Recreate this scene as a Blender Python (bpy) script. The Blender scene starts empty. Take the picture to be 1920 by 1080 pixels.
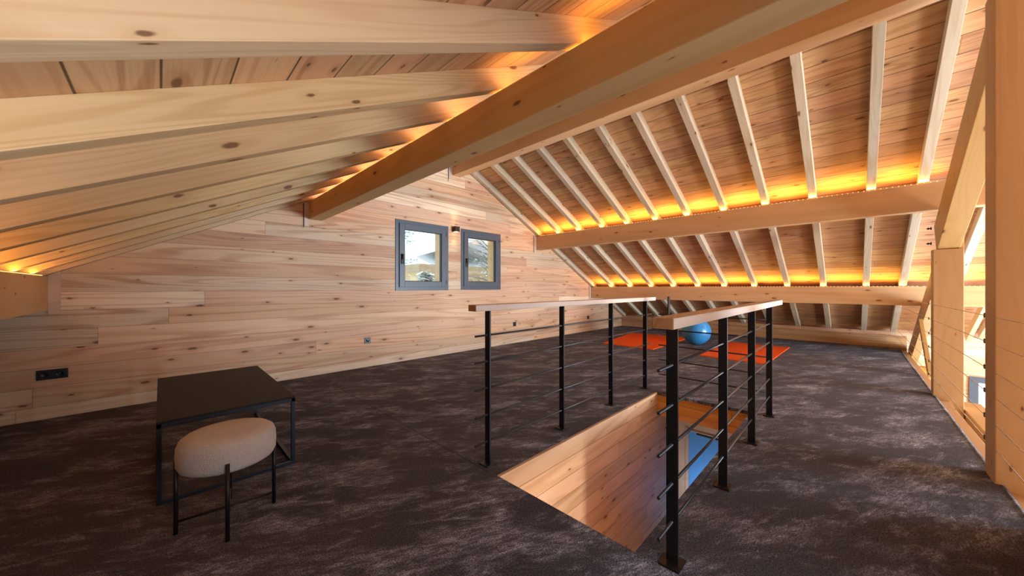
import bpy, bmesh, math, random
from mathutils import Vector, Matrix
random.seed(7)
S = bpy.context.scene
col = S.collection

# ------------------------------------------------------------------ camera
cam_d = bpy.data.cameras.new('camera'); cam = bpy.data.objects.new('camera', cam_d); col.objects.link(cam)
YAW = math.atan(640 / 649.0)                      # ridge runs along +Y, gable wall along +X
cam.location = (0, 0, 1.12)
cam.rotation_euler = (math.pi / 2, 0, YAW - math.pi / 2)
cam_d.sensor_width = 36; cam_d.lens = 649.0 / 1920 * 36; cam_d.clip_start = 0.03
S.camera = cam

# ------------------------------------------------------------------ world, exposure
w = bpy.data.worlds.new('winter_sky'); S.world = w; w.use_nodes = True
bg = w.node_tree.nodes['Background']
bg.inputs[0].default_value = (0.78, 0.89, 1.0, 1); bg.inputs[1].default_value = 2.6
vs = S.view_settings
vs.view_transform = 'Standard'; vs.look = 'None'; vs.gamma = 1; vs.use_curve_mapping = False; vs.exposure = -0.06

# ------------------------------------------------------------------ daylight through the hall's glazing
def area(name, loc, aim, sx, sy, power, color, spread=math.pi):
    l = bpy.data.lights.new(name, 'AREA'); l.shape = 'RECTANGLE'; l.size = sx; l.size_y = sy
    l.energy = power; l.color = color; l.spread = spread
    o = bpy.data.objects.new(name, l); col.objects.link(o); o.location = loc
    o.rotation_euler = Vector(aim).to_track_quat('-Z', 'Y').to_euler()
    return o
area('daylight_hall_glazing', (6.3, -6.3, 0.25), (-.08, 1, 0.06), 3.0, 2.2, 1480, (0.72, 0.86, 1.0))
area('daylight_lower_glazing', (2.6, -6.3, -1.5), (0.0, 1, 0.05), 0.7, 1.8, 330, (1.0, 0.95, 0.88))
area('daylight_eave_window', (9.6, -1.9, -1.2), (-1, -0.6, 0.1), 1.2, 1.2, 150, (0.86, 0.93, 1.0))

area('cool_side_fill', (.9, -.64, .85), (-.15, 1, -.02), 1.1, .75, 16, (0.70, 0.84, 1.0))  # cool fill added out of view for the stool, near carpet and rafters

# ------------------------------------------------------------------ node helpers
class N:
    def __init__(s, name):
        s.m = bpy.data.materials.new(name); s.m.use_nodes = True; s.t = s.m.node_tree; s.t.nodes.clear()
        s.out = s.t.nodes.new('ShaderNodeOutputMaterial'); s.b = s.t.nodes.new('ShaderNodeBsdfPrincipled')
        s.t.links.new(s.b.outputs[0], s.out.inputs[0])
    def put(s, sock, v):
        if isinstance(v, bpy.types.NodeSocket): s.t.links.new(v, sock)
        elif v is not None:
            if sock.type == 'RGBA' and len(v) == 3: v = (*v, 1)
            sock.default_value = v
    def math(s, op, a, b=None, c=None, clamp=False):
        n = s.t.nodes.new('ShaderNodeMath'); n.operation = op; n.use_clamp = clamp
        s.put(n.inputs[0], a); s.put(n.inputs[1], b)
        if c is not None: s.put(n.inputs[2], c)
        return n.outputs[0]
    def vmath(s, op, a, b):
        n = s.t.nodes.new('ShaderNodeVectorMath'); n.operation = op; s.put(n.inputs[0], a); s.put(n.inputs[1], b); return n.outputs[0]
    def xyz(s, x, y, z):
        n = s.t.nodes.new('ShaderNodeCombineXYZ'); s.put(n.inputs[0], x); s.put(n.inputs[1], y); s.put(n.inputs[2], z); return n.outputs[0]
    def sep(s, v):
        n = s.t.nodes.new('ShaderNodeSeparateXYZ'); s.put(n.inputs[0], v); return n.outputs
    def noise(s, v, scale, detail=3, rough=.5, dist=0):
        n = s.t.nodes.new('ShaderNodeTexNoise'); s.put(n.inputs['Vector'], v); s.put(n.inputs['Scale'], scale)
        n.inputs['Detail'].default_value = detail; n.inputs['Roughness'].default_value = rough; n.inputs['Distortion'].default_value = dist
        return n.outputs['Fac']
    def white(s, v):
        n = s.t.nodes.new('ShaderNodeTexWhiteNoise'); n.noise_dimensions = '3D'; s.put(n.inputs['Vector'], v); return n.outputs[0], n.outputs[1]
    def voro(s, v, scale, rand=1.0, feature='F1', dim='3D'):
        n = s.t.nodes.new('ShaderNodeTexVoronoi'); n.voronoi_dimensions = dim; n.feature = feature; s.put(n.inputs['Vector'], v); s.put(n.inputs['Scale'], scale)
        n.inputs['Randomness'].default_value = rand; return n.outputs
    def mix(s, f, a, b, mode='MIX'):
        n = s.t.nodes.new('ShaderNodeMix'); n.data_type = 'RGBA'; n.blend_type = mode
        s.put(n.inputs[0], f); s.put(n.inputs[6], a); s.put(n.inputs[7], b); return n.outputs[2]
    def ramp(s, f, lo, hi, smooth=True):
        n = s.t.nodes.new('ShaderNodeMapRange'); n.interpolation_type = 'SMOOTHSTEP' if smooth else 'LINEAR'
        s.put(n.inputs[0], f); n.inputs[1].default_value = lo; n.inputs[2].default_value = hi
        n.inputs[3].default_value = 0; n.inputs[4].default_value = 1; return n.outputs[0]
    def hsv(s, c, h, sat, v):
        n = s.t.nodes.new('ShaderNodeHueSaturation'); s.put(n.inputs['Hue'], h); s.put(n.inputs['Saturation'], sat); s.put(n.inputs['Value'], v); s.put(n.inputs['Color'], c); return n.outputs[0]
    def bump(s, h, strength, dist=.01):
        n = s.t.nodes.new('ShaderNodeBump'); n.inputs['Strength'].default_value = strength; n.inputs['Distance'].default_value = dist
        s.put(n.inputs['Height'], h); s.t.links.new(n.outputs[0], s.b.inputs['Normal'])
    def coord(s):
        n = s.t.nodes.new('ShaderNodeTexCoord'); return n.outputs['Object']
    def rnd(s):
        n = s.t.nodes.new('ShaderNodeObjectInfo'); return n.outputs['Random']

def wood(name, pale, dark, cross='z', board=0, off=0.0, length=3.7, seam=0.6, var=.3, knot=(.14, .05, .02), knots=1.0, rings=9.0, tone=None, ringmix=.55, rough=.55, seamw=.003, cs=3.4, xs=.34):
    """Sawn timber. Grain follows local X; CROSS is the local axis across the boards."""
    k = N(name); P = k.coord(); x, y, z = k.sep(P)
    c, d = (z, y) if cross == 'z' else (y, z)
    r = k.rnd()
    if board:
        q = k.math('DIVIDE', k.math('ADD', c, off), board); bi = k.math('FLOOR', q); fr = k.math('FRACT', q)
        r1, _ = k.white(k.xyz(bi, 3.3, 0.5))
        xl = k.math('DIVIDE', k.math('ADD', x, k.math('MULTIPLY', r1, length)), length)
        li = k.math('FLOOR', xl); lf = k.math('FRACT', xl)
        a, ac = k.white(k.xyz(bi, li, 1.7)); b2, _ = k.white(k.xyz(bi, li, 9.1))
    else:
        a, ac = k.white(k.xyz(k.math('MULTIPLY', r, 91.0), 1.0, 2.0)); b2, _ = k.white(k.xyz(k.math('MULTIPLY', r, 57.0), 4.0, 2.0))
    sh = k.math('MULTIPLY', a, 37.0)
    cc = k.math('ADD', c, sh); dd = k.math('ADD', d, k.math('MULTIPLY', b2, 11.0)); xx = k.math('ADD', x, k.math('MULTIPLY', b2, 23.0))
    # growth rings: a slow field stretched along the grain, cut into bands
    f1 = k.noise(k.xyz(k.math('MULTIPLY', xx, xs), k.math('MULTIPLY', cc, cs), k.math('MULTIPLY', dd, cs)), 1.0, 2, .45, .25)
    s1 = k.math('SINE', k.math('MULTIPLY', f1, rings * 6.283))
    ring = k.ramp(s1, -.3, 1.0)
    fine = k.noise(k.xyz(k.math('MULTIPLY', xx, 2.5), k.math('MULTIPLY', cc, 120.0), k.math('MULTIPLY', dd, 120.0)), 1.0, 3, .6)
    broad = k.noise(k.xyz(k.math('MULTIPLY', xx, .8), k.math('MULTIPLY', cc, 6.0), k.math('MULTIPLY', dd, 6.0)), 1.0, 2)
    g = k.math('ADD', k.math('MULTIPLY', ring, ringmix), k.math('MULTIPLY', k.ramp(fine, .3, .75), .3), clamp=True)
    g = k.math('MULTIPLY', g, k.math('ADD', k.math('MULTIPLY', k.ramp(broad, .3, .7), .7), .35), clamp=True)
    cl = k.mix(g, pale, dark)
    if tone: cl = k.mix(k.ramp(a, .45, .9), cl, k.mix(g, tone, dark))
    val = k.math('ADD', k.math('MULTIPLY', b2, var), 1 - var * .55)
    cl = k.hsv(cl, k.math('ADD', k.math('MULTIPLY', a, .012), .494), k.math('ADD', k.math('MULTIPLY', a, .16), .92), val)
    # knots
    h = None
    if knots:
        vx = k.xyz(k.math('MULTIPLY', xx, 2.5), k.math('MULTIPLY', k.math('ADD', cc, dd), 7.0), 0.0)
        wv = k.noise(k.xyz(k.math('MULTIPLY', xx, 30.0), k.math('MULTIPLY', cc, 30.0), dd), 1.0, 2)
        vo = k.voro(vx, 1.0, dim='2D'); rr, _ = k.white(vo['Color'])
        rad = k.math('MULTIPLY', k.math('POWER', k.ramp(rr, 1 - .60 * knots, 1.0, False), 1.3), .13)
        dist = k.math('ADD', vo['Distance'], k.math('MULTIPLY', k.math('SUBTRACT', wv, .5), .06))
        halo = k.math('SUBTRACT', 1.0, k.ramp(k.math('DIVIDE', dist, k.math('ADD', rad, .0001)), .6, 3.0), clamp=True)
        halo = k.math('MULTIPLY', halo, k.ramp(rad, .001, .02))
        core = k.math('SUBTRACT', 1.0, k.ramp(k.math('DIVIDE', dist, k.math('ADD', rad, .0001)), .45, .95), clamp=True)
        core = k.math('MULTIPLY', core, k.ramp(rad, .012, .03))
        cl = k.mix(k.math('MULTIPLY', halo, .4), cl, dark)
        cl = k.mix(k.math('MULTIPLY', core, .85), cl, knot)
    hgt = k.math('MULTIPLY', fine, .12)
    if board:
        e = k.math('MINIMUM', fr, k.math('SUBTRACT', 1.0, fr)); e = k.math('MULTIPLY', e, board)
        le = k.math('MULTIPLY', k.math('MINIMUM', lf, k.math('SUBTRACT', 1.0, lf)), length)
        gap = k.math('SUBTRACT', 1.0, k.math('MINIMUM', k.ramp(e, seamw * .4, seamw * 1.3), k.ramp(le, .0008, .002)))
        cl = k.mix(k.math('MULTIPLY', gap, seam), cl, (.06, .022, .008))
        hgt = k.math('SUBTRACT', hgt, gap)
    k.put(k.b.inputs['Base Color'], cl); k.b.inputs['Roughness'].default_value = rough
    k.b.inputs['Specular IOR Level'].default_value = .3
    k.bump(hgt, .35, .004)
    return k.m

def plain(name, c, rough=.5, metal=0.0, spec=.5, var=.0, bump=0, bscale=200):
    k = N(name); base = c
    if var:
        n = k.noise(k.coord(), 14.0, 4); base = k.hsv((*c, 1), .5, 1.0, k.math('ADD', k.math('MULTIPLY', n, var * 2), 1 - var))
    k.put(k.b.inputs['Base Color'], base if var else (*c, 1))
    k.b.inputs['Roughness'].default_value = rough; k.b.inputs['Metallic'].default_value = metal
    k.b.inputs['Specular IOR Level'].default_value = spec
    if bump: k.bump(k.noise(k.coord(), bscale, 3), bump, .003)
    return k.m

def glow(name, c, strength):
    k = N(name); k.put(k.b.inputs['Base Color'], (*c, 1)); k.put(k.b.inputs['Emission Color'], (*c, 1)); k.b.inputs['Emission Strength'].default_value = strength
    return k.m

def glassmat():
    k = N('window_glass'); k.t.nodes.remove(k.b)
    tr = k.t.nodes.new('ShaderNodeBsdfTransparent'); gl = k.t.nodes.new('ShaderNodeBsdfGlossy'); gl.inputs['Roughness'].default_value = .02
    mx = k.t.nodes.new('ShaderNodeMixShader'); fr = k.t.nodes.new('ShaderNodeFresnel'); fr.inputs[0].default_value = 1.45
    tr.inputs[0].default_value = (.93, .98, .97, 1)
    k.t.links.new(fr.outputs[0], mx.inputs[0]); k.t.links.new(tr.outputs[0], mx.inputs[1]); k.t.links.new(gl.outputs[0], mx.inputs[2]); k.t.links.new(mx.outputs[0], k.out.inputs[0])
    return k.m

M = {}
M['wall'] = wood('larch_wall_boards', (.68, .435, .255), (.43, .20, .098), 'z', .163, .054, tone=(.79, .63, .47), var=.34, seam=.55, rings=13, seamw=.002, ringmix=.5, xs=.2, cs=3.8, length=6.5)
M['stairwall'] = wood('larch_stair_boards', (.70, .45, .27), (.50, .27, .14), 'z', .135, .0, var=.2, seam=.55, tone=(.72, .50, .33))
M['ceil'] = wood('larch_ceiling_planks', (.58, .335, .175), (.35, .155, .068), 'y', .1735, .0, length=30.0, var=.30, seam=.92, rings=12, tone=(.66, .43, .26), seamw=.0035, ringmix=.5, cs=5.0, xs=.5)
M['beam'] = wood('glulam_spruce', (.67, .44, .22), (.57, .33, .125), knots=1.0, rings=5, var=.14, ringmix=.4)
M['rafter'] = wood('planed_spruce', (.68, .58, .44), (.57, .42, .26), knots=1.3, rings=10, var=.16, ringmix=.6, cs=7.5, xs=.5)
M['rafterL'] = wood('led_warmed_spruce', (.66, .48, .27), (.54, .34, .16), knots=1.3, rings=13, var=.12, ringmix=.62, cs=7.5, xs=.5)  # same spruce as the right slope, amber strip bounce put into the colour
M['post'] = wood('glulam_post_spruce', (.52, .335, .155), (.44, .26, .10), knots=1.1, rings=16, var=.05, ringmix=.3)
M['filler'] = wood('pale_filler_board', (.66, .50, .38), (.56, .40, .29), knots=.3, rings=5, var=.05)
M['redbeam'] = wood('varnished_trimmer', (.66, .30, .09), (.48, .18, .045), 'z', .085, .01, knots=.8, rings=8, seam=.5)
M['knee'] = wood('larch_knee_boards', (.60, .34, .17), (.42, .20, .09), 'z', .105, .0, var=.2, seam=.6)
M['handrail'] = wood('oiled_handrail', (.66, .53, .43), (.56, .42, .32), knots=0, rings=7, var=.0, rough=.45)
M['handend'] = wood('handrail_end_grain', (.50, .24, .09), (.36, .15, .05), knots=0, rings=10, var=.05)
M['black'] = plain('black_powder_steel', (.012, .012, .014), .42, .3, .5)
M['rod'] = plain('grey_black_rod', (.06, .062, .068), .35, .5, .5)
M['frame'] = plain('anthracite_window_frame', (.075, .098, .125), .38, 0, .5)
M['gasket'] = plain('black_gasket', (.008, .008, .009), .5)
M['tabletop'] = plain('dark_brown_tabletop', (.011, .007, .006), .55, 0, .25, var=.15)
M['tableframe'] = plain('blue_black_table_steel', (.02, .028, .042), .4, .3)
M['socket'] = plain('black_socket_plastic', (.018, .02, .024), .35)
M['steelpin'] = plain('bright_pin', (.6, .6, .62), .3, .9)
M['cable'] = plain('stainless_cable', (.62, .52, .44), .35, .6)
M['bolt'] = plain('dark_bolt', (.05, .045, .04), .4, .8)
M['brass'] = plain('brass', (.45, .30, .10), .35, .9)
M['mat'] = plain('orange_foam', (.88, .13, .012), .7, 0, .2, var=.06, bump=.25, bscale=900)
M['glass'] = glassmat()
M['amber'] = glow('amber_diodes', (1.0, .50, .12), 7)
M['tape'] = plain('led_tape', (.7, .55, .3), .5)
M['warm'] = glow('warm_lamp_diode', (1.0, .62, .30), 6)
M['plaster'] = plain('pale_wall_lower', (.62, .45, .30), .8)
M['snow'] = plain('snow', (.85, .87, .9), .8, 0, .2, var=.06)
M['bark'] = plain('bark', (.28, .24, .20), .9, var=.3)
M['needle'] = plain('frosted_needles', (.42, .47, .40), .9, var=.5)
M['chalet'] = wood('chalet_boards', (.62, .45, .26), (.45, .28, .14), 'z', .2, 0, seam=.7, var=.2)

def carpetmat():
    k = N('dark_pile_carpet'); P = k.coord(); x, y, z = k.sep(P)
    st = k.xyz(k.math('ADD', k.math('MULTIPLY', x, .75), k.math('MULTIPLY', y, .3)), k.math('ADD', y, k.math('MULTIPLY', x, .35)), 0.0)
    n1 = k.noise(st, 3.0, 9, .72, .25)
    n2 = k.noise(k.vmath('ADD', st, (3.0, 5.0, 7.0)), 8.5, 7, .70, .5)
    n3 = k.noise(P, 150.0, 3, .75); n4 = k.noise(k.vmath('MULTIPLY', st, (1.0, 2.2, 1.0)), 26.0, 5, .75, .6)
    n5 = k.noise(k.vmath('ADD', P, (7.0, 3.0, 0.0)), 1.1, 4, .6)
    f = k.math('ADD', k.math('MULTIPLY', k.ramp(n1, .46, .70), .62), k.math('MULTIPLY', k.ramp(n2, .50, .74), .60), clamp=True)
    f = k.math('MULTIPLY', f, k.math('ADD', k.math('MULTIPLY', k.ramp(n4, .36, .66), 1.25), .25), clamp=True)
    c = k.mix(f, (.055, .052, .060), (.47, .50, .62))
    c = k.mix(k.math('MULTIPLY', k.ramp(n5, .45, .68), .30), c, (.095, .074, .064))
    c = k.hsv(c, .5, 1.0, k.math('ADD', k.math('MULTIPLY', k.ramp(n3, .34, .68), 1.7), .25))
    sx = k.math('ABSOLUTE', k.math('SUBTRACT', x, 1.40)); sm = k.math('MULTIPLY', k.math('SUBTRACT', 1.0, k.ramp(sx, .002, .009)), k.ramp(y, 1.55, 1.6))
    c = k.mix(k.math('MULTIPLY', sm, .6), c, (.01, .008, .007))
    k.put(k.b.inputs['Base Color'], c); k.b.inputs['Roughness'].default_value = .95; k.b.inputs['Specular IOR Level'].default_value = .1
    k.b.inputs['Sheen Weight'].default_value = .12; k.b.inputs['Sheen Roughness'].default_value = .5; k.put(k.b.inputs['Sheen Tint'], (.8, .85, 1, 1))
    hh = k.math('ADD', k.math('MULTIPLY', n3, .5), k.math('ADD', k.math('MULTIPLY', n4, .8), k.math('MULTIPLY', n2, 1.2)))
    k.bump(hh, .8, .012)
    return k.m
M['carpet'] = carpetmat()

def bouclemat():
    k = N('cream_boucle'); P = k.coord(); v = k.voro(P, 330.0); n = k.noise(P, 120.0, 3)
    c = k.mix(k.ramp(v['Distance'], .1, .8), (.90, .86, .82), (.74, .69, .65))
    k.put(k.b.inputs['Base Color'], c); k.b.inputs['Roughness'].default_value = .95; k.b.inputs['Sheen Weight'].default_value = .4
    k.bump(k.math('ADD', k.math('MULTIPLY', v['Distance'], -1.0), n), .8, .006)
    return k.m
M['boucle'] = bouclemat()
def ballmat():
    k = N('blue_vinyl'); n = k.noise(k.coord(), 6.0, 3)
    k.put(k.b.inputs['Base Color'], k.mix(k.ramp(n, .3, .7), (.035, .24, .52), (.045, .30, .60)))
    k.b.inputs['Roughness'].default_value = .28; k.b.inputs['Specular IOR Level'].default_value = .6
    return k.m
M['ball'] = ballmat()
M['bluedoor'] = plain('blue_lacquer', (.11, .38, .84), .35, 0, .5)

# ------------------------------------------------------------------ mesh helpers
def basis(X, Z=(0, 0, 1)):
    X = Vector(X).normalized(); Z = Vector(Z); Y = Z.cross(X).normalized(); Z = X.cross(Y).normalized()
    return Matrix((X, Y, Z)).transposed()
def addbox(bm, r, bev=0.0):
    (x0, x1), (y0, y1), (z0, z1) = r
    t = bmesh.new()
    v = [t.verts.new((x, y, z)) for x in (x0, x1) for y in (y0, y1) for z in (z0, z1)]
    for f in ((0, 1, 3, 2), (4, 6, 7, 5), (0, 4, 5, 1), (2, 3, 7, 6), (0, 2, 6, 4), (1, 5, 7, 3)): t.faces.new([v[i] for i in f])
    if bev: bmesh.ops.bevel(t, geom=t.edges[:], offset=bev, segments=2, affect='EDGES', profile=.6)
    bmesh.ops.recalc_face_normals(t, faces=t.faces[:])
    me = bpy.data.meshes.new('t'); t.to_mesh(me); t.free(); bm.from_mesh(me); bpy.data.meshes.remove(me)
def addtube(bm, pts, r, seg=12, cap=True):
    pts = [Vector(p) for p in pts]; rings = []
    for i, p in enumerate(pts):
        d = (pts[min(i + 1, len(pts) - 1)] - pts[max(i - 1, 0)]).normalized()
        a = d.orthogonal().normalized() if i == 0 else (pa - d * pa.dot(d)).normalized(); pa = a; b = d.cross(a)
        rr = r[i] if isinstance(r, (list, tuple)) else r
        rings.append([bm.verts.new(p + (a * math.cos(t) + b * math.sin(t)) * rr) for t in [2 * math.pi * j / seg for j in range(seg)]])
    for A, B in zip(rings, rings[1:]):
        for j in range(seg): f = bm.faces.new((A[j], A[(j + 1) % seg], B[(j + 1) % seg], B[j])); f.smooth = True
    if cap: bm.faces.new(rings[0][::-1]); bm.faces.new(rings[-1])
def addlathe(bm, prof, seg=48, c=(0, 0, 0), sx=1, sy=1):
    rings = []
    for (r, z) in prof:
        if r < 1e-5: rings.append([bm.verts.new((c[0], c[1], c[2] + z))])
        else: rings.append([bm.verts.new((c[0] + sx * r * math.cos(2 * math.pi * j / seg), c[1] + sy * r * math.sin(2 * math.pi * j / seg), c[2] + z)) for j in range(seg)])
    for A, B in zip(rings, rings[1:]):
        for j in range(seg):
            a, b = A[j % len(A)], A[(j + 1) % len(A)]; c2, d = B[(j + 1) % len(B)], B[j % len(B)]
            vs_ = []
            for v in (a, b, c2, d):
                if v not in vs_: vs_.append(v)
            if len(vs_) > 2: f = bm.faces.new(vs_); f.smooth = True
def obj(name, bm, mat, parent=None, loc=None, rot=None):
    bmesh.ops.recalc_face_normals(bm, faces=bm.faces[:])
    me = bpy.data.meshes.new(name); bm.to_mesh(me); bm.free()
    for m in (mat if isinstance(mat, (list, tuple)) else [mat]): me.materials.append(m)
    o = bpy.data.objects.new(name, me); col.objects.link(o)
    if parent: o.parent = parent
    if loc is not None: o.location = loc
    if rot is not None: o.rotation_euler = rot.to_euler()
    return o
def tag(o, label=None, cat=None, group=None, kind=None):
    if label: o['label'] = label
    if cat: o['category'] = cat
    if group: o['group'] = group
    if kind: o['kind'] = kind
    return o
def thing(name, label, cat, loc, group=None, rz=0):
    o = bpy.data.objects.new(name, None); col.objects.link(o); o.location = loc; o.rotation_euler = (0, 0, rz)
    return tag(o, label, cat, group)
def bm1(*ranges, bev=0.0):
    bm = bmesh.new()
    for r in ranges: addbox(bm, r, bev)
    return bm
def beam(name, p0, p1, wdt, hgt, mat, label=None, cat='beam', group=None, up=(0, 0, 1), bev=.004, anchor='top', parent=None, extra=None):
    """Prismatic timber from p0 to p1; anchor: the p0-p1 line is the centre of its top / bottom / middle."""
    p0 = Vector(p0); p1 = Vector(p1); L = (p1 - p0).length
    z = {'top': (-hgt, 0), 'bottom': (0, hgt), 'mid': (-hgt / 2, hgt / 2)}[anchor]
    bm = bm1(((0, L), (-wdt / 2, wdt / 2), z), bev=bev)
    if extra: extra(bm)
    o = obj(name, bm, mat, parent, p0, basis(p1 - p0, up))
    if label: tag(o, label, cat, group)
    return o
ORD = ['first', 'second', 'third', 'fourth', 'fifth', 'sixth', 'seventh', 'eighth', 'ninth', 'tenth', 'eleventh', 'twelfth', 'thirteenth', 'fourteenth', 'fifteenth', 'sixteenth']

# ------------------------------------------------------------------ dimensions
G = 4.915                 # inner face of the gable (window) wall
EY = -0.60                # edge of the loft floor
XL, XR = -2.5, 9.75
def zl(x): return 1.57 + .5 * x       # underside of the left rafters
def zr(x): return 5.12 - .5 * x       # underside of the right rafters
RV = .125                              # vertical depth of the rafters
XA = 3.55                              # ridge
VOID = -6.6
# ------------------------------------------------------------------ floor
bm = bmesh.new()
hx0, hx1, hy0, hy1 = 1.41, 3.75, .66, 1.52
for r in (((XL, hx0), (EY, G), (-.03, 0)), ((hx1, 9.62), (EY, G), (-.03, 0)), ((hx0, hx1), (EY, hy0), (-.03, 0)), ((hx0, hx1), (hy1, G), (-.03, 0))): addbox(bm, r)
# rounded pile edge on the open side
for a, b in (((XL, EY, -.013), (9.6, EY, -.013)),): addtube(bm, [a, b], .016, 10)
tag(obj('floor', bm, M['carpet']), kind='structure')
bm = bmesh.new()
for r in (((XL, hx0 - .01), (EY + .03, G), (-.26, -.03)), ((hx1 + .06, 9.62), (EY + .03, G), (-.26, -.03)), ((hx0, hx1 + .05), (EY + .03, hy0 - .02), (-.26, -.03)), ((hx0, hx1 + .06), (hy1 + .06, G), (-.26, -.03))): addbox(bm, r)
tag(obj('trim_1', bm, M['beam']), kind='structure')
tag(obj('floor_lower', bm1(((XL, 9.9), (VOID, G + .3), (-2.85, -2.70))), M['plaster']), kind='structure')

# ------------------------------------------------------------------ walls
W1 = (2.478, 3.432, 1.08, 2.165); W2 = (3.702, 4.657, 1.09, 2.165)
def gable(y0, y1, name, mat, holes, slab=.14):
    bm = bmesh.new()
    def top(x): return min(zl(x), zr(x)) + slab
    xs = sorted({XL - .3, XA, 10.2} | {h[0] for h in holes} | {h[1] for h in holes})
    for a, b in zip(xs, xs[1:]):
        hs = [h for h in holes if h[0] <= a + 1e-6 and h[1] >= b - 1e-6]
        zz = [(-2.7, hs[0][2]), (hs[0][3], None)] if hs else [(-2.7, None)]
        for (z0, z1) in zz:
            za, zb = (top(a), top(b)) if z1 is None else (z1, z1)
            v = [bm.verts.new(p) for p in ((a, y0, z0), (b, y0, z0), (b, y0, zb), (a, y0, za), (a, y1, z0), (b, y1, z0), (b, y1, zb), (a, y1, za))]
            for f in ((0, 1, 2, 3), (7, 6, 5, 4), (0, 4, 5, 1), (3, 2, 6, 7), (0, 3, 7, 4), (1, 5, 6, 2)): bm.faces.new([v[i] for i in f])
    return tag(obj(name, bm, mat), kind='structure')
gable(G, G + .30, 'wall_back', M['wall'], [(W1[0] + .05, W1[1] - .05, W1[2] + .05, W1[3] - .05), (W2[0] + .05, W2[1] - .05, W2[2] + .05, W2[3] - .05)])
gable(VOID - .25, VOID, 'wall_front', M['wall'], [(1.2, 3.2, -2.4, -.5), (4.6, 8.2, -.7, 2.0)])
Ry = basis((0, 1, 0))
o = tag(obj('wall_right', bm1(((VOID, -2.17), (-10.0, -9.80), (-2.7, .34)), ((-1.49, G), (-10.0, -9.80), (-2.7, .34)), ((-2.17, -1.49), (-10.0, -9.80), (-.44, .34)), ((-2.17, -1.49), (-10.0, -9.80), (-2.7, -1.55))), M['wall'], None, (0, 0, 0), Ry), kind='structure')
tag(obj('wall_left', bm1(((VOID, G), (2.5, 2.7), (-2.7, .5))), M['wall'], None, (0, 0, 0), Ry), kind='structure')
# closed part of the loft side, left of the first post, unseen and sized to darken the left, with an opening added for the side fill
bm = bmesh.new()
for a, b, za, zb in ((XL, .3, -.30, None), (.3, 1.5, -.30, .45), (.3, 1.5, 1.25, None), (1.5, 2.85, -.30, None)):
    ta, tb = (zl(a) + .1, zl(b) + .1) if zb is None else (zb, zb)
    v = [bm.verts.new(p) for p in ((a, -.75, za), (b, -.75, za), (b, -.75, tb), (a, -.75, ta), (a, -.63, za), (b, -.63, za), (b, -.63, tb), (a, -.63, ta))]
    for f in ((0, 1, 2, 3), (7, 6, 5, 4), (0, 4, 5, 1), (3, 2, 6, 7), (0, 3, 7, 4), (1, 5, 6, 2)): bm.faces.new([v[i] for i in f])
tag(obj('wall_side', bm, M['wall']), kind='structure')
# stairwell lining
tag(obj('wall_stairwell', bm1(((hx0, 4.36), (1.50, 1.56), (-2.7, -.003))), M['stairwall']), kind='structure')
tag(obj('wall_stair_shade', bm1(((2.36, 4.36), (.60, .65), (-2.7, -.27))), M['stairwall']), kind='structure')  # unseen wall, placed to shade the right part of the stairwell boards
tag(obj('trim_2', bm1(((.66, 1.50), (-3.80, -3.752), (-.245, -.025)), bev=.002), M['redbeam'], None, (0, 0, 0), Ry), kind='structure')
# door at the foot of the stairs
tag(obj('wall_landing', bm1(((1.40, 1.50), (-4.45, -4.37), (-2.7, -.27)), ((.5, 1.40), (-4.45, -4.37), (-.545, -.27))), M['filler'], None, (0, 0, 0), Ry), kind='structure')
d = tag(obj('door_1', bm1(((.55, 1.385), (-4.43, -4.39), (-2.69, -.56)), bev=.003), M['bluedoor'], None, (0, 0, 0), Ry), kind='structure')
obj('door_frame', bm1(((1.385, 1.415), (-4.40, -4.355), (-2.69, -.53)), ((.5, 1.385), (-4.40, -4.36), (-.56, -.545)), bev=.002), M['filler'], d)
obj('door_closer', bm1(((.75, 1.30), (-4.39, -4.365), (-.585, -.568)), bev=.004), M['gasket'], d)
obj('door_handle', bm1(((.62, .74), (-4.39, -4.34), (-1.65, -1.63)), bev=.004), M['steelpin'], d)
area('stair_foot_fill', (3.75, .95, -1.9), (1, .1, .9),   .4, .4, 3.5, (.62, .80, 1.0), 1.2)  # hidden fill lamp added to brighten the blue door

# ------------------------------------------------------------------ ceilings
def ceiling(name, left):
    e = Vector((0, 1, 0)); sl = Vector((1, 0, .5 if left else -.5)).normalized()
    n = Vector((-.5, 0, 1)).normalized() if left else Vector((.5, 0, 1)).normalized()
    p = Vector((0, 0, 1.57 + RV)) if left else Vector((0, 0, 5.12 + RV))
    rot = Matrix((e, n.cross(e), n)).transposed()
    ycoord = lambda x: (Vector((x, 0, (.5 if left else -.5) * x))).dot(n.cross(e))
    a, b = sorted((ycoord(XL - .4 if left else XA), ycoord(XA if left else 10.3)))
    o = obj(name, bm1(((VOID - .2, G + .25), (a, b), (0, .06))), M['ceil'], None, p, rot)
    return tag(o, kind='structure')
ceiling('ceiling_left', True); ceiling('ceiling_right', False)

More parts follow.
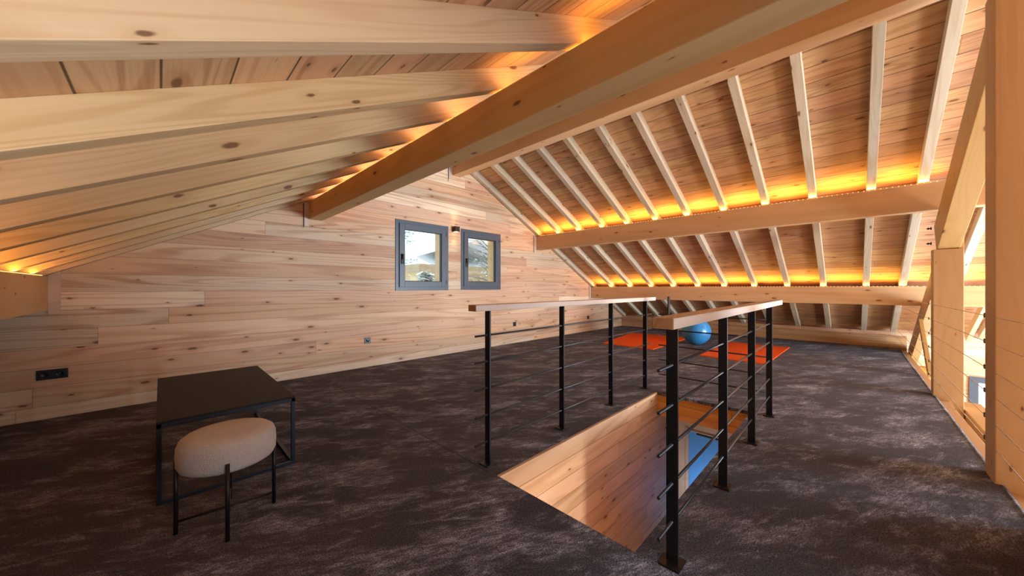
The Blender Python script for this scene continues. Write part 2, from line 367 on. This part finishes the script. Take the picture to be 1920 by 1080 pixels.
# ------------------------------------------------------------------ roof beams
def ybeam(name, x0, x1, z0, z1, y0, y1, label, mat=M['beam'], bev=.006, back=0):
    o = beam(name, ((x0 + x1) / 2, y0, z1), ((x0 + x1) / 2, y1, z1), x1 - x0, z1 - z0, mat, label, bev=bev)
    for v in o.data.vertices:                      # bevelled to the pitch of the roof where the rafters bear
        if v.co.z > -.03:
            u = v.co.y * (-1) + (x1 - x0) / 2      # 0 at x0, width at x1
            u = u if back > 0 else (x1 - x0) - u
            v.co.z -= abs(back) * u
    return o
PL = (1.315, 1.465, 1.99, 2.212); RB = (3.52, 3.685, 3.055, 3.265)
P1 = (5.728, 5.868, 1.945, 2.240); P2 = (7.915, 8.055, .855, 1.145); PLL = (-.82, -.68, .925, 1.220)
ybeam('purlin', *PL, VOID, G, 'big dark-shaded roof beam crossing overhead left of the ridge')
ybeam('ridge_beam', *RB, VOID, G, 'topmost roof beam under the peak, narrower than the dark one beside it')
ybeam('purlin', *P1, VOID, G, 'upper roof beam across the right slope with amber light above it', back=.5)
ybeam('purlin', *P2, VOID, G, 'lower roof beam at eye level across the right slope behind the railings', back=.5)
ybeam('purlin', *PLL, -.6, G, 'low roof beam at the far left under glowing rafters', back=-.5)

# filler boards where the beams enter the window wall
def filler(x0, x1, z0, z1, n):
    tag(obj('trim_%d' % n, bm1(((x0, x1), (G - .012, G), (z0, z1)), bev=.002), M['filler']), kind='structure')
filler(-.68, -.612, .90, 1.262, 3); filler(5.655, 5.728, 1.90, 2.24, 4); filler(7.86, 7.915, .82, 1.16, 5)
filler(1.262, 1.315, 1.90, 2.19, 6); filler(3.44, 3.52, 2.98, 3.25, 7)
for n, (x, z0, z1) in enumerate(((1.255, 1.88, 2.19), (3.435, 2.94, 3.22), (5.65, 1.87, 2.25), (7.855, .84, 1.17))):
    tag(obj('trim_%d' % (8 + n), bm1(((x - .004, x + .004), (G - .003, G + .001), (z0, z1))), M['gasket']), kind='structure')

# ------------------------------------------------------------------ rafters
HP = RV / math.sqrt(1.25)
def rafter_left(y, label, group='rafters of the left roof slope'):
    x0, x1 = XL + .05, XA - .02
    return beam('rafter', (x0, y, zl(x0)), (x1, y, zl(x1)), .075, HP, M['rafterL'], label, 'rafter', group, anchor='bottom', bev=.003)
def rafter_right(y, label, group='rafters of the right roof slope'):
    x0, x1 = XA + .02, 9.70
    return beam('rafter', (x0, y, zr(x0)), (x1, y, zr(x1)), .075, HP, M['rafter'], label, 'rafter', group, anchor='bottom', bev=.003)
LY = [.935, 1.455, 1.93, 2.42, 2.91, 3.40, 3.90, 4.38, 4.86]
for i, y in enumerate(LY):
    rafter_left(y, 'pale spruce rafter of the left slope, %s' % ('the lowest one running along the window wall' if i == 8 else 'nearest the camera, largest of all' if i == 0 else '%s from the camera' % ORD[i]))
RY = [4.86, 4.32, 3.83, 3.32, 2.83, 2.335, 1.845, 1.345, .85, .365, -.145, -.535]
for i, y in enumerate(RY):
    rafter_right(y, 'spruce rafter of the right slope, %s' % ('running along the window wall' if i == 0 else 'the last before the truss posts' if i == 11 else '%s from the window wall' % ORD[i]))
for i, y in enumerate((-1.04, -1.54, -2.04)):
    rafter_right(y, 'spruce rafter beyond the truss seen between the posts, %s from the loft edge' % ORD[i], 'rafters over the open hall')

# ------------------------------------------------------------------ knee wall along the right eave
tag(obj('wall_knee', bm1(((EY - .1, G), (-9.68, -9.62), (-.25, .205)), ((EY - .1, G), (-9.70, -9.60), (.205, .225)), bev=.002), M['knee'], None, (0, 0, 0), Ry), kind='structure')
tag(obj('trim_12', bm1(((EY + .1, G), (-9.69, -9.66), (.225, .30))), M['knee'], None, (0, 0, 0), Ry), kind='structure')

# ------------------------------------------------------------------ LED strips on the beams
def strip(x, z, y0, y1, side, label, power, tilt=.12):
    t = thing('led_strip', label, 'light strip', (x, y0, z), 'amber light strips on the roof beams')
    L = y1 - y0
    obj('tape', bm1(((-.003, .003), (0, L), (-.006, 0))), M['tape'], t)
    bm = bmesh.new(); k = int(L / .045)
    for i in range(k): 
        yy = (i + .5) * L / k; addbox(bm, ((-.0025, .0025), (yy - .004, yy + .004), (0, .003)))
    tag(obj('diodes', bm, M['amber'], t), kind='stuff')
    ld = area('amber_strip_light', (x - side * .004, (y0 + y1) / 2, z + .007), (-side * tilt, 0, 1), L, .012, power, (1.0, .45, .07))
    ld.rotation_euler = basis((0, 1, 0), (side * tilt, 0, -1)).to_euler()
strip(P1[0] - .006, P1[3] + .0, EY - .05, G - .15, 1, 'amber light strip along the upper beam of the right slope', 42)
strip(P2[0] - .006, P2[3] + .0, EY - .1, G - .15, 1, 'amber light strip along the eye-level beam of the right slope', 36)
strip(P2[0] - .006, P2[3] + .0, -4.0, EY - .12, 1, 'amber light strip seen beyond the posts over the open hall', 22)
strip(PL[0] + .115, PL[3] + .007, -.6, G - .15, 1, 'amber light strip behind the big overhead beam', 17)
strip(PLL[1] + .006, PLL[3] + .0, .3, G - .25, -1, 'amber light strip on the low beam at the far left', 11)

# ------------------------------------------------------------------ windows
def window(n, Wd, flip):
    x0, x1, z0, z1 = Wd
    bm = bmesh.new(); f = .062; yo, yi = G + .06, G - .012
    for r in (((x0, x0 + f), (yi, yo), (z0, z1)), ((x1 - f, x1), (yi, yo), (z0, z1)), ((x0 + f, x1 - f), (yi, yo), (z0, z0 + f)), ((x0 + f, x1 - f), (yi, yo), (z1 - f, z1))): addbox(bm, r, .002)
    o = tag(obj('window_%d' % n, bm, M['frame']), kind='structure')
    a0, a1, b0, b1 = x0 + .055, x1 - .055, z0 + .055, z1 - .055; s = .088; yi2 = G - .032; yo2 = G + .045
    bm = bmesh.new()
    for r in (((a0, a0 + s), (yi2, yo2), (b0, b1)), ((a1 - s, a1), (yi2, yo2), (b0, b1)), ((a0 + s, a1 - s), (yi2, yo2), (b0, b0 + s)), ((a0 + s, a1 - s), (yi2, yo2), (b1 - s, b1))): addbox(bm, r, .004)
    sa = obj('sash', bm, M['frame'], o)
    g0, g1, h0, h1 = a0 + s, a1 - s, b0 + s, b1 - s
    bm = bmesh.new(); q = .008
    for r in (((g0, g0 + q), (G - .02, G + .02), (h0, h1)), ((g1 - q, g1), (G - .02, G + .02), (h0, h1)), ((g0, g1), (G - .02, G + .02), (h0, h0 + q)), ((g0, g1), (G - .02, G + .02), (h1 - q, h1))): addbox(bm, r)
    obj('gasket', bm, M['gasket'], sa)
    obj('pane', bm1(((g0, g1), (G + .004, G + .010), (h0, h1))), M['glass'], sa)
    bm = bmesh.new(); hz = (z0 + z1) / 2 - .03
    addbox(bm, ((a0 + .03, a0 + .055), (yi2 - .010, yi2), (hz - .035, hz + .045)), .003)
    addtube(bm, [(a0 + .0425, yi2, hz + .03), (a0 + .0425, yi2 - .035, hz + .03)], .007)
    addbox(bm, ((a0 + .032, a0 + .053), (yi2 - .046, yi2 - .030), (hz - .11, hz + .045)), .006)
    obj('handle', bm, M['gasket'], sa)
    for zz in (b0 + .05, b1 - .12):
        obj('hinge', bm1(((a1 - .004, a1 + .014), (yi2 - .012, yi2 + .012), (zz, zz + .07)), bev=.004), M['frame'], sa)
    # timber reveal in the thickness of the wall
    bm = bmesh.new(); c = .05
    for r in (((x1 - c - .012, x1 - c + .001), (G + .06, G + .30), (z0 + c, z1 - c)), ((x0 + c - .001, x0 + c + .012), (G + .06, G + .30), (z0 + c, z1 - c)), ((x0 + c, x1 - c), (G + .06, G + .30), (z0 + c - .001, z0 + c + .012)), ((x0 + c, x1 - c), (G + .06, G + .30), (z1 - c - .012, z1 - c + .001))): addbox(bm, r)
    obj('reveal', bm, M['beam'], o)
    return o
window(1, W1, False); window(2, W2, False)

# low window in the eave wall of the hall
o = tag(obj('window_3', bm1(((-2.25, -2.14), (-9.83, -9.78), (-1.60, -.40)), ((-1.52, -1.42), (-9.83, -9.78), (-1.60, -.40)), ((-2.14, -1.52), (-9.83, -9.78), (-.50, -.40)), ((-2.14, -1.52), (-9.83, -9.78), (-1.60, -1.50)), bev=.002), M['frame'], None, (0, 0, 0), Ry), kind='structure')
obj('pane', bm1(((-2.14, -1.52), (-9.812, -9.806), (-1.50, -.50))), M['glass'], o)

# ------------------------------------------------------------------ wall lamp and sockets
t = thing('wall_lamp', 'small dark cube wall lamp shining up and down between the two windows', 'wall lamp', (3.56, G, 2.13))
obj('housing', bm1(((-.045, .045), (-.10, -.006), (-.045, .045)), bev=.004), plain('dark_bronze', (.045, .022, .012), .4, .4), t)
obj('back_plate', bm1(((-.03, .03), (-.006, 0), (-.03, .03))), M['gasket'], t)
for s in (1, -1):
    obj('lens', bm1(((-.03, .03), (-.085, -.025), (s * .046 - .002, s * .046 + .002))), M['warm'], t)
    l = bpy.data.lights.new('wall_lamp_beam', 'SPOT'); l.energy = 5; l.color = (1, .66, .36); l.spot_size = 1.5; l.spot_blend = .5; l.shadow_soft_size = .015
    o = bpy.data.objects.new('wall_lamp_beam', l); col.objects.link(o); o.location = (3.56, G - .055, 2.13 + s * .055); o.rotation_euler = (math.pi + .25, 0, 0) if s > 0 else (-.25, 0, 0)

def socket(x, z, label, wide=1):
    t = thing('wall_socket', label, 'socket', (x, G, z), 'black sockets on the window wall')
    W = .042 * wide
    obj('plate', bm1(((-W, W), (-.009, 0), (-.042, .042)), bev=.003), M['socket'], t)
    for k in range(wide):
        cx = 0 if wide == 1 else (-.040 + .080 * k)
        bm = bmesh.new(); addlathe(bm, [(0, 0), (.020, 0), (.0225, .003), (.023, .0)], 24)
        obj('outlet', bm, M['gasket'], t, (cx, -.0095, 0), Matrix.Rotation(math.pi / 2, 3, 'X'))
        if k == wide - 1:
            bm = bmesh.new(); addtube(bm, [(cx, -.010, .010), (cx, -.022, .010)], .0035, 8)
            obj('earth_pin', bm, M['steelpin'], t)
socket(-.656, .378, 'double black socket low on the wall at the far left', 2)
socket(2.06, .374, 'black socket on the wall behind and right of the coffee table')
socket(5.055, .384, 'black socket on the wall seen between the first two railing posts')
socket(7.80, .358, 'black socket in the round shadow of the ball on the wall')

# ------------------------------------------------------------------ posts and truss at the open edge
def xpost(name, x0, x1, y0, y1, z0, z1, cz, label):
    t = thing(name, label, 'post', ((x0 + x1) / 2, (y0 + y1) / 2, z0))
    hx, hy = (x1 - x0) / 2, (y1 - y0) / 2
    Rz = basis((0, 0, 1), (1, 0, 0))
    obj('shaft', bm1(((0, z1 - z0), (-hy, hy), (-hx, hx)), bev=.006), M['post'], t, (0, 0, 0), Rz)
    obj('cheek', bm1(((z1 - z0, cz - z0), (hy - .035, hy), (-hx, hx)), bev=.004), M['post'], t, (0, 0, 0), Rz)
    return t
xpost('timber_post', 3.35, 3.55, -.80, -.575, -.55, 2.86, 3.12, 'thick timber post closest to the camera with steel cables threaded through')
t = xpost('timber_post', 5.64, 5.78, -.79, -.59, -.55, 1.52, 1.83, 'second timber post, square topped, carrying the slanting roof truss member')
for zz in (1.54, 1.70):
    bm = bmesh.new(); addtube(bm, [(.0, .10, 0), (.0, .135, 0)], .006, 8); addtube(bm, [(.0, .10, 0), (.0, .108, 0)], .016, 6); addtube(bm, [(0, .118, 0), (0, .127, 0)], .012, 6)
    obj('bolt', bm, M['bolt'], t, (.02, 0, zz + .55 + .05))
tr = beam('truss_member', (3.74, -.695, 4.83 - .52 * 3.74), (5.86, -.695, 4.83 - .52 * 5.86), .15, .325, M['post'], 'broad slanting truss member resting on the second post, its underside pale', 'beam', bev=.005)
beam('truss_member', (5.95, -.765, 4.93 - .51 * 5.95), (9.72, -.765, 4.93 - .51 * 9.72), .09, .30, M['post'], 'darker slanting truss member running down behind the second post to the floor', 'beam', bev=.004)
beam('strut', (7.69, -.69, .64), (6.80, -.69, .03), .04, .09, M['post'], 'thin slanting strut below the truss member behind the second post', 'strut', anchor='mid', bev=.003)
# further truss beyond, over the hall
beam('truss_member', (8.15, -1.33, 5.07 - .5 * 8.15), (9.3, -1.33, 5.09 - .5 * 9.3 - .08), .05, .13, M['beam'], 'slanting timber beyond the posts ending above the hall window', 'beam', bev=.004)
# edge beams below the carpet edge
beam('edge_beam', (2.9, -.66, -.035), (9.7, -.66, -.035), .07, .30, M['post'], 'timber edge board just below the carpet edge on the open side', 'beam', bev=.004)
beam('edge_beam', (2.9, -.875, -.10), (6.05, -.875, -.10), .16, .26, M['post'], 'timber beam outside the loft edge passing the foot of the posts', 'beam', bev=.005)
beam('joist_end', (7.95, -.70, -.05), (7.95, -.92, -.05), .14, .16, M['redbeam'], 'short joist end sticking out past the loft edge', 'beam', bev=.004)

# ------------------------------------------------------------------ cables
WZ = [.95, .79, .63, .485, .33, .19]
WN = ['topmost', 'second from the top', 'third from the top', 'third from the bottom', 'second from the bottom', 'lowest']
for z, n in zip(WZ, WN):
    t = thing('steel_cable', 'thin steel safety cable between the timber posts, %s' % n, 'cable', (0, -.583, z), 'safety cables along the open edge')
    bm = bmesh.new(); pts = []
    for i in range(41):
        x = 1.2 + i * (9.55 - 1.2) / 40; pts.append((x, 0, 0))
    addtube(bm, pts, .0024, 6); obj('wire', bm, M['cable'], t)
    for xe in (3.585, 5.83):
        bm = bmesh.new(); addtube(bm, [(xe - .04, -.004, 0), (xe + .012, 0, 0)], .003, 6)
        addtube(bm, [(xe + .024 + .013 * math.cos(a), 0, .013 * math.sin(a)) for a in [math.pi + 2 * math.pi * j / 14 for j in range(15)]], .0028, 6, False)
        obj('eye_bolt', bm, M['bolt'], t)

# ------------------------------------------------------------------ railings round the stairwell
def railing(y, zs, xposts, x0, x1, rodx, label, railz, railh, railw, rounded=False):
    t = thing('stair_railing', label, 'railing', (xposts[0], y, 0), 'railings around the stairwell')
    ox = xposts[0]
    for x in xposts:
        p = obj('post', bm1(((x - ox - .006, x - ox + .006), (-.0225, .0225), (.008, railz - railh)), bev=.0015), M['black'], t)
        b = obj('base_plate', bm1(((x - ox - .045, x - ox + .045), (-.04, .04), (0.0, .008)), bev=.002), M['black'], p)
    for z in zs:
        bm = bmesh.new(); addtube(bm, [(rodx[0] - ox, 0, z), (rodx[1] - ox, 0, z)], .0065, 10); obj('rod', bm, M['rod'], t)
    bm = bm1(((x0 - ox, x1 - ox), (-railw / 2, railw / 2), (railz - railh, railz)), bev=.005)
    for f in bm.faces:
        if abs(f.normal.x) > .9: f.material_index = 1
    obj('handrail', bm, [M['handrail'], M['handend']], t)
    return t
railing(1.66, [.82, .654, .484, .313, .143], [1.465, 2.252, 3.038, 3.803], 1.335, 4.01, (1.36, 3.99), 'black steel railing with pale handrail on the far side of the stairwell', 1.016, .040, .075)
railing(.525, [.807, .645, .483, .325, .169], [1.462, 2.232, 3.005, 3.746], 1.36, 4.18, (1.32, 3.85), 'black steel railing with pale handrail on the near side of the stairwell', 1.005, .044, .085)
t = thing('stair_railing', 'short end railing of thin dark rods across the far end of the stairwell', 'railing', (3.80, 1.40, 0), 'railings around the stairwell')
p = obj('post', bm1(((-.0225, .0225), (-.006, .006), (.008, 1.03)), bev=.0015), M['black'], t)
obj('base_plate', bm1(((-.04, .04), (-.045, .045), (0, .008)), bev=.002), M['black'], p)
for z in (.835, .672, .502, .345, .187):
    bm = bmesh.new(); addtube(bm, [(0, .107, z), (0, -.86, z)], .0065, 10); obj('rod', bm, M['black'], t)

# ------------------------------------------------------------------ coffee table
t = thing('coffee_table', 'low rectangular table with dark top and thin steel frame behind the stool', 'table', (.292, 3.16, 0))
hw, hl, H, q = .31, .62, .43, .020
obj('tabletop', bm1(((-hw, hw), (-hl, hl), (H - .012, H)), bev=.002), M['tabletop'], t)
bm = bmesh.new()
for s in (-1, 1): addbox(bm, ((-hw, hw), (s * (hl - q / 2) - q / 2, s * (hl - q / 2) + q / 2), (H - .034, H - .012)), .001); addbox(bm, ((s * (hw - q / 2) - q / 2, s * (hw - q / 2) + q / 2), (-hl, hl), (H - .034, H - .012)), .001)
obj('frame', bm, M['tableframe'], t)
for sx in (-1, 1):
    for sy in (-1, 1):
        obj('leg', bm1(((sx * (hw - q / 2) - q / 2, sx * (hw - q / 2) + q / 2), (sy * (hl - q / 2) - q / 2, sy * (hl - q / 2) + q / 2), (0, H - .034)), bev=.001), M['tableframe'], t)
for s in (-1, 1): obj('floor_bar', bm1(((s * (hw - q / 2) - q / 2, s * (hw - q / 2) + q / 2), (-hl + q, hl - q), (0, q)), bev=.001), M['tableframe'], t)
obj('floor_bar', bm1(((-hw + q, hw - q), (-hl, -hl + q), (0, q)), bev=.001), M['tableframe'], t)

# ------------------------------------------------------------------ stool
t = thing('stool', 'round cream boucle stool on slim black legs in front of the low table', 'stool', (.232, 2.165, 0))
prof = [(0, .284), (.12, .284), (.165, .287), (.181, .296), (.189, .314), (.191, .352), (.189, .392), (.181, .414), (.164, .427), (.12, .433), (0, .435)]
bm = bmesh.new(); addlathe(bm, prof, 64)
s = obj('seat', bm, M['boucle'], t)
LEG = [(-.185, .03), (.182, -.01), (-.025, -.192), (.025, .192)]
for (x, y) in LEG:
    bm = bmesh.new(); addtube(bm, [(x, y, 0), (x, y, .340)], .0085, 10); obj('leg', bm, M['black'], t)
for a, b in ((0, 1), (2, 3)):
    bm = bmesh.new(); addtube(bm, [(*LEG[a], .055), (*LEG[b], .055)], .006, 8); obj('stretcher', bm, M['black'], t)

# ------------------------------------------------------------------ mats and ball
def floormat(pts, label):
    c = Vector((sum(p[0] for p in pts) / 4, sum(p[1] for p in pts) / 4, 0))
    bm = bmesh.new(); b = [bm.verts.new((p[0] - c.x, p[1] - c.y, .0)) for p in pts]; u = [bm.verts.new((p[0] - c.x, p[1] - c.y, .012)) for p in pts]
    bm.faces.new(b[::-1]); bm.faces.new(u)
    for i in range(4): bm.faces.new((b[i], b[(i + 1) % 4], u[(i + 1) % 4], u[i]))
    bmesh.ops.bevel(bm, geom=[e for e in bm.edges if e.verts[0].co.z > .01 and e.verts[1].co.z > .01], offset=.004, segments=2, affect='EDGES')
    return tag(obj('exercise_mat', bm, M['mat'], None, c), label, 'mat', 'orange mats on the carpet')
floormat([(6.25, 2.58), (6.27, 3.60), (8.20, 3.92), (8.30, 2.60)][:4], 'orange exercise mat on the carpet to the far side of the blue ball')
floormat([(6.20, .90), (8.28, .85), (8.24, 1.86), (6.26, 1.84)], 'orange exercise mat on the carpet to the near side of the blue ball')
bm = bmesh.new(); pr_ = [(.262 * math.sin(math.pi * i / 40), -.262 * math.cos(math.pi * i / 40)) for i in range(41)]
pr_ = [((r + (.0012 * math.cos(i * 3.0) if 8 < i < 32 else 0)) if 0 < i < 40 else 0, z) for i, (r, z) in enumerate(pr_)]
addlathe(bm, pr_, 64)
o = tag(obj('exercise_ball', bm, M['ball'], None, (7.45, 2.22, .262), Matrix.Rotation(.5, 3, 'X')), 'large shiny blue exercise ball between the two orange mats', 'ball')
bm = bmesh.new(); addlathe(bm, [(0, 0), (.009, 0), (.010, .003), (.006, .005), (0, .005)], 16)
obj('valve_plug', bm, M['steelpin'], o, (-.10, 0, .2405), Matrix.Rotation(-.39, 3, 'Y'))

# ------------------------------------------------------------------ outside the windows
tag(obj('ground', bm1(((-20, 60), (5.4, 60), (-3.2, -3.0))), M['snow']), kind='structure')
h = thing('chalet', 'neighbouring timber chalet with snowy roof seen through the nearer window', 'building', (11.0, 17.0, -2.3))
obj('wall', bm1(((-2.2, 2.6), (-2, 3), (0, 4.6))), M['chalet'], h)
obj('balcony', bm1(((-2.3, 2.7), (-2.9, -2.0), (2.5, 2.62)), ((-2.3, 2.7), (-2.9, -2.84), (2.6, 3.5))), M['chalet'], h)
bm = bmesh.new()
v = [bm.verts.new(p) for p in ((-4.0, -3.6, 4.9), (.2, -3.6, 6.2), (3.6, -3.6, 4.9), (-4.0, 4, 4.9), (.2, 4, 6.2), (3.6, 4, 4.9), (-4.0, -3.6, 4.55), (.2, -3.6, 5.85), (3.6, -3.6, 4.55), (-4.0, 4, 4.55), (.2, 4, 5.85), (3.6, 4, 4.55))]
for f in ((0, 1, 4, 3), (1, 2, 5, 4), (6, 9, 10, 7), (7, 10, 11, 8), (0, 6, 7, 1), (1, 7, 8, 2), (3, 4, 10, 9), (4, 5, 11, 10), (0, 3, 9, 6), (2, 8, 11, 5)): bm.faces.new([v[i] for i in f])
obj('snowy_roof', bm, M['snow'], h)
def tree(x, y, hgt, label, bare=False):
    t = thing('tree', label, 'tree', (x, y, -3.0), 'trees outside the windows')
    bm = bmesh.new(); addtube(bm, [(0, 0, 0), (.1, 0, hgt * .5), (0, .1, hgt)], [.16, .10, .02], 8)
    if bare:
        for i in range(150):
            z = hgt * random.uniform(.15, .95); a = random.uniform(0, 6.28); L = (1 - z / hgt) * 2.6 + .6
            p1 = Vector((0, 0, z)); p2 = p1 + Vector((math.cos(a), math.sin(a), random.uniform(.2, 1))) * L * .5; p3 = p2 + Vector((math.cos(a + .7), math.sin(a + .7), random.uniform(-.2, .8))) * L * .45
            addtube(bm, [p1, p2, p3], [.035, .02, .006], 5)
    obj('trunk', bm, M['bark'], t)
    bm = bmesh.new()
    for i in range(2200 if not bare else 1500):
        z = hgt * random.uniform(.08, 1.0); R = (1 - z / hgt) * hgt * .24 + .15; a = random.uniform(0, 6.28); r = R * math.sqrt(random.random())
        c = Vector((r * math.cos(a), r * math.sin(a), z - r * .25)); s = random.uniform(.08, .22) * (.5 if bare else 1)
        m = Matrix.Rotation(random.uniform(0, 6), 3, 'Z') @ Matrix.Rotation(random.uniform(-.8, .8), 3, 'X')
        vv = [bm.verts.new(c + m @ Vector(q) * s) for q in ((-1, 0, -.2), (0, -.5, 0), (1, 0, -.2), (0, .5, .1))]
        f = bm.faces.new(vv); f.material_index = 0 if random.random() < .55 else 1
    tag(obj('foliage', bm, [M['needle'], M['snow']], t), kind='stuff')
tree(12.9, 24.5, 12, 'snow-dusted conifer rising behind the chalet roof')
tree(14.4, 30.0, 13, 'tall conifer left of the chalet peak outside the nearer window')
for i, (x, y, hh, b) in enumerate(((10.3, 11.2, 9, True), (17.6, 19.8, 11, False), (23.0, 26.5, 15, False))):
    tree(x, y, hh, ['bare frosted tree nearest outside the farther window', 'dark snowy conifer standing outside the farther window', 'tallest conifer deep in the view of the farther window'][i], b)
tree(5.5, 9.0, 4.6, 'frosted shrub low in the nearer window in front of the chalet')
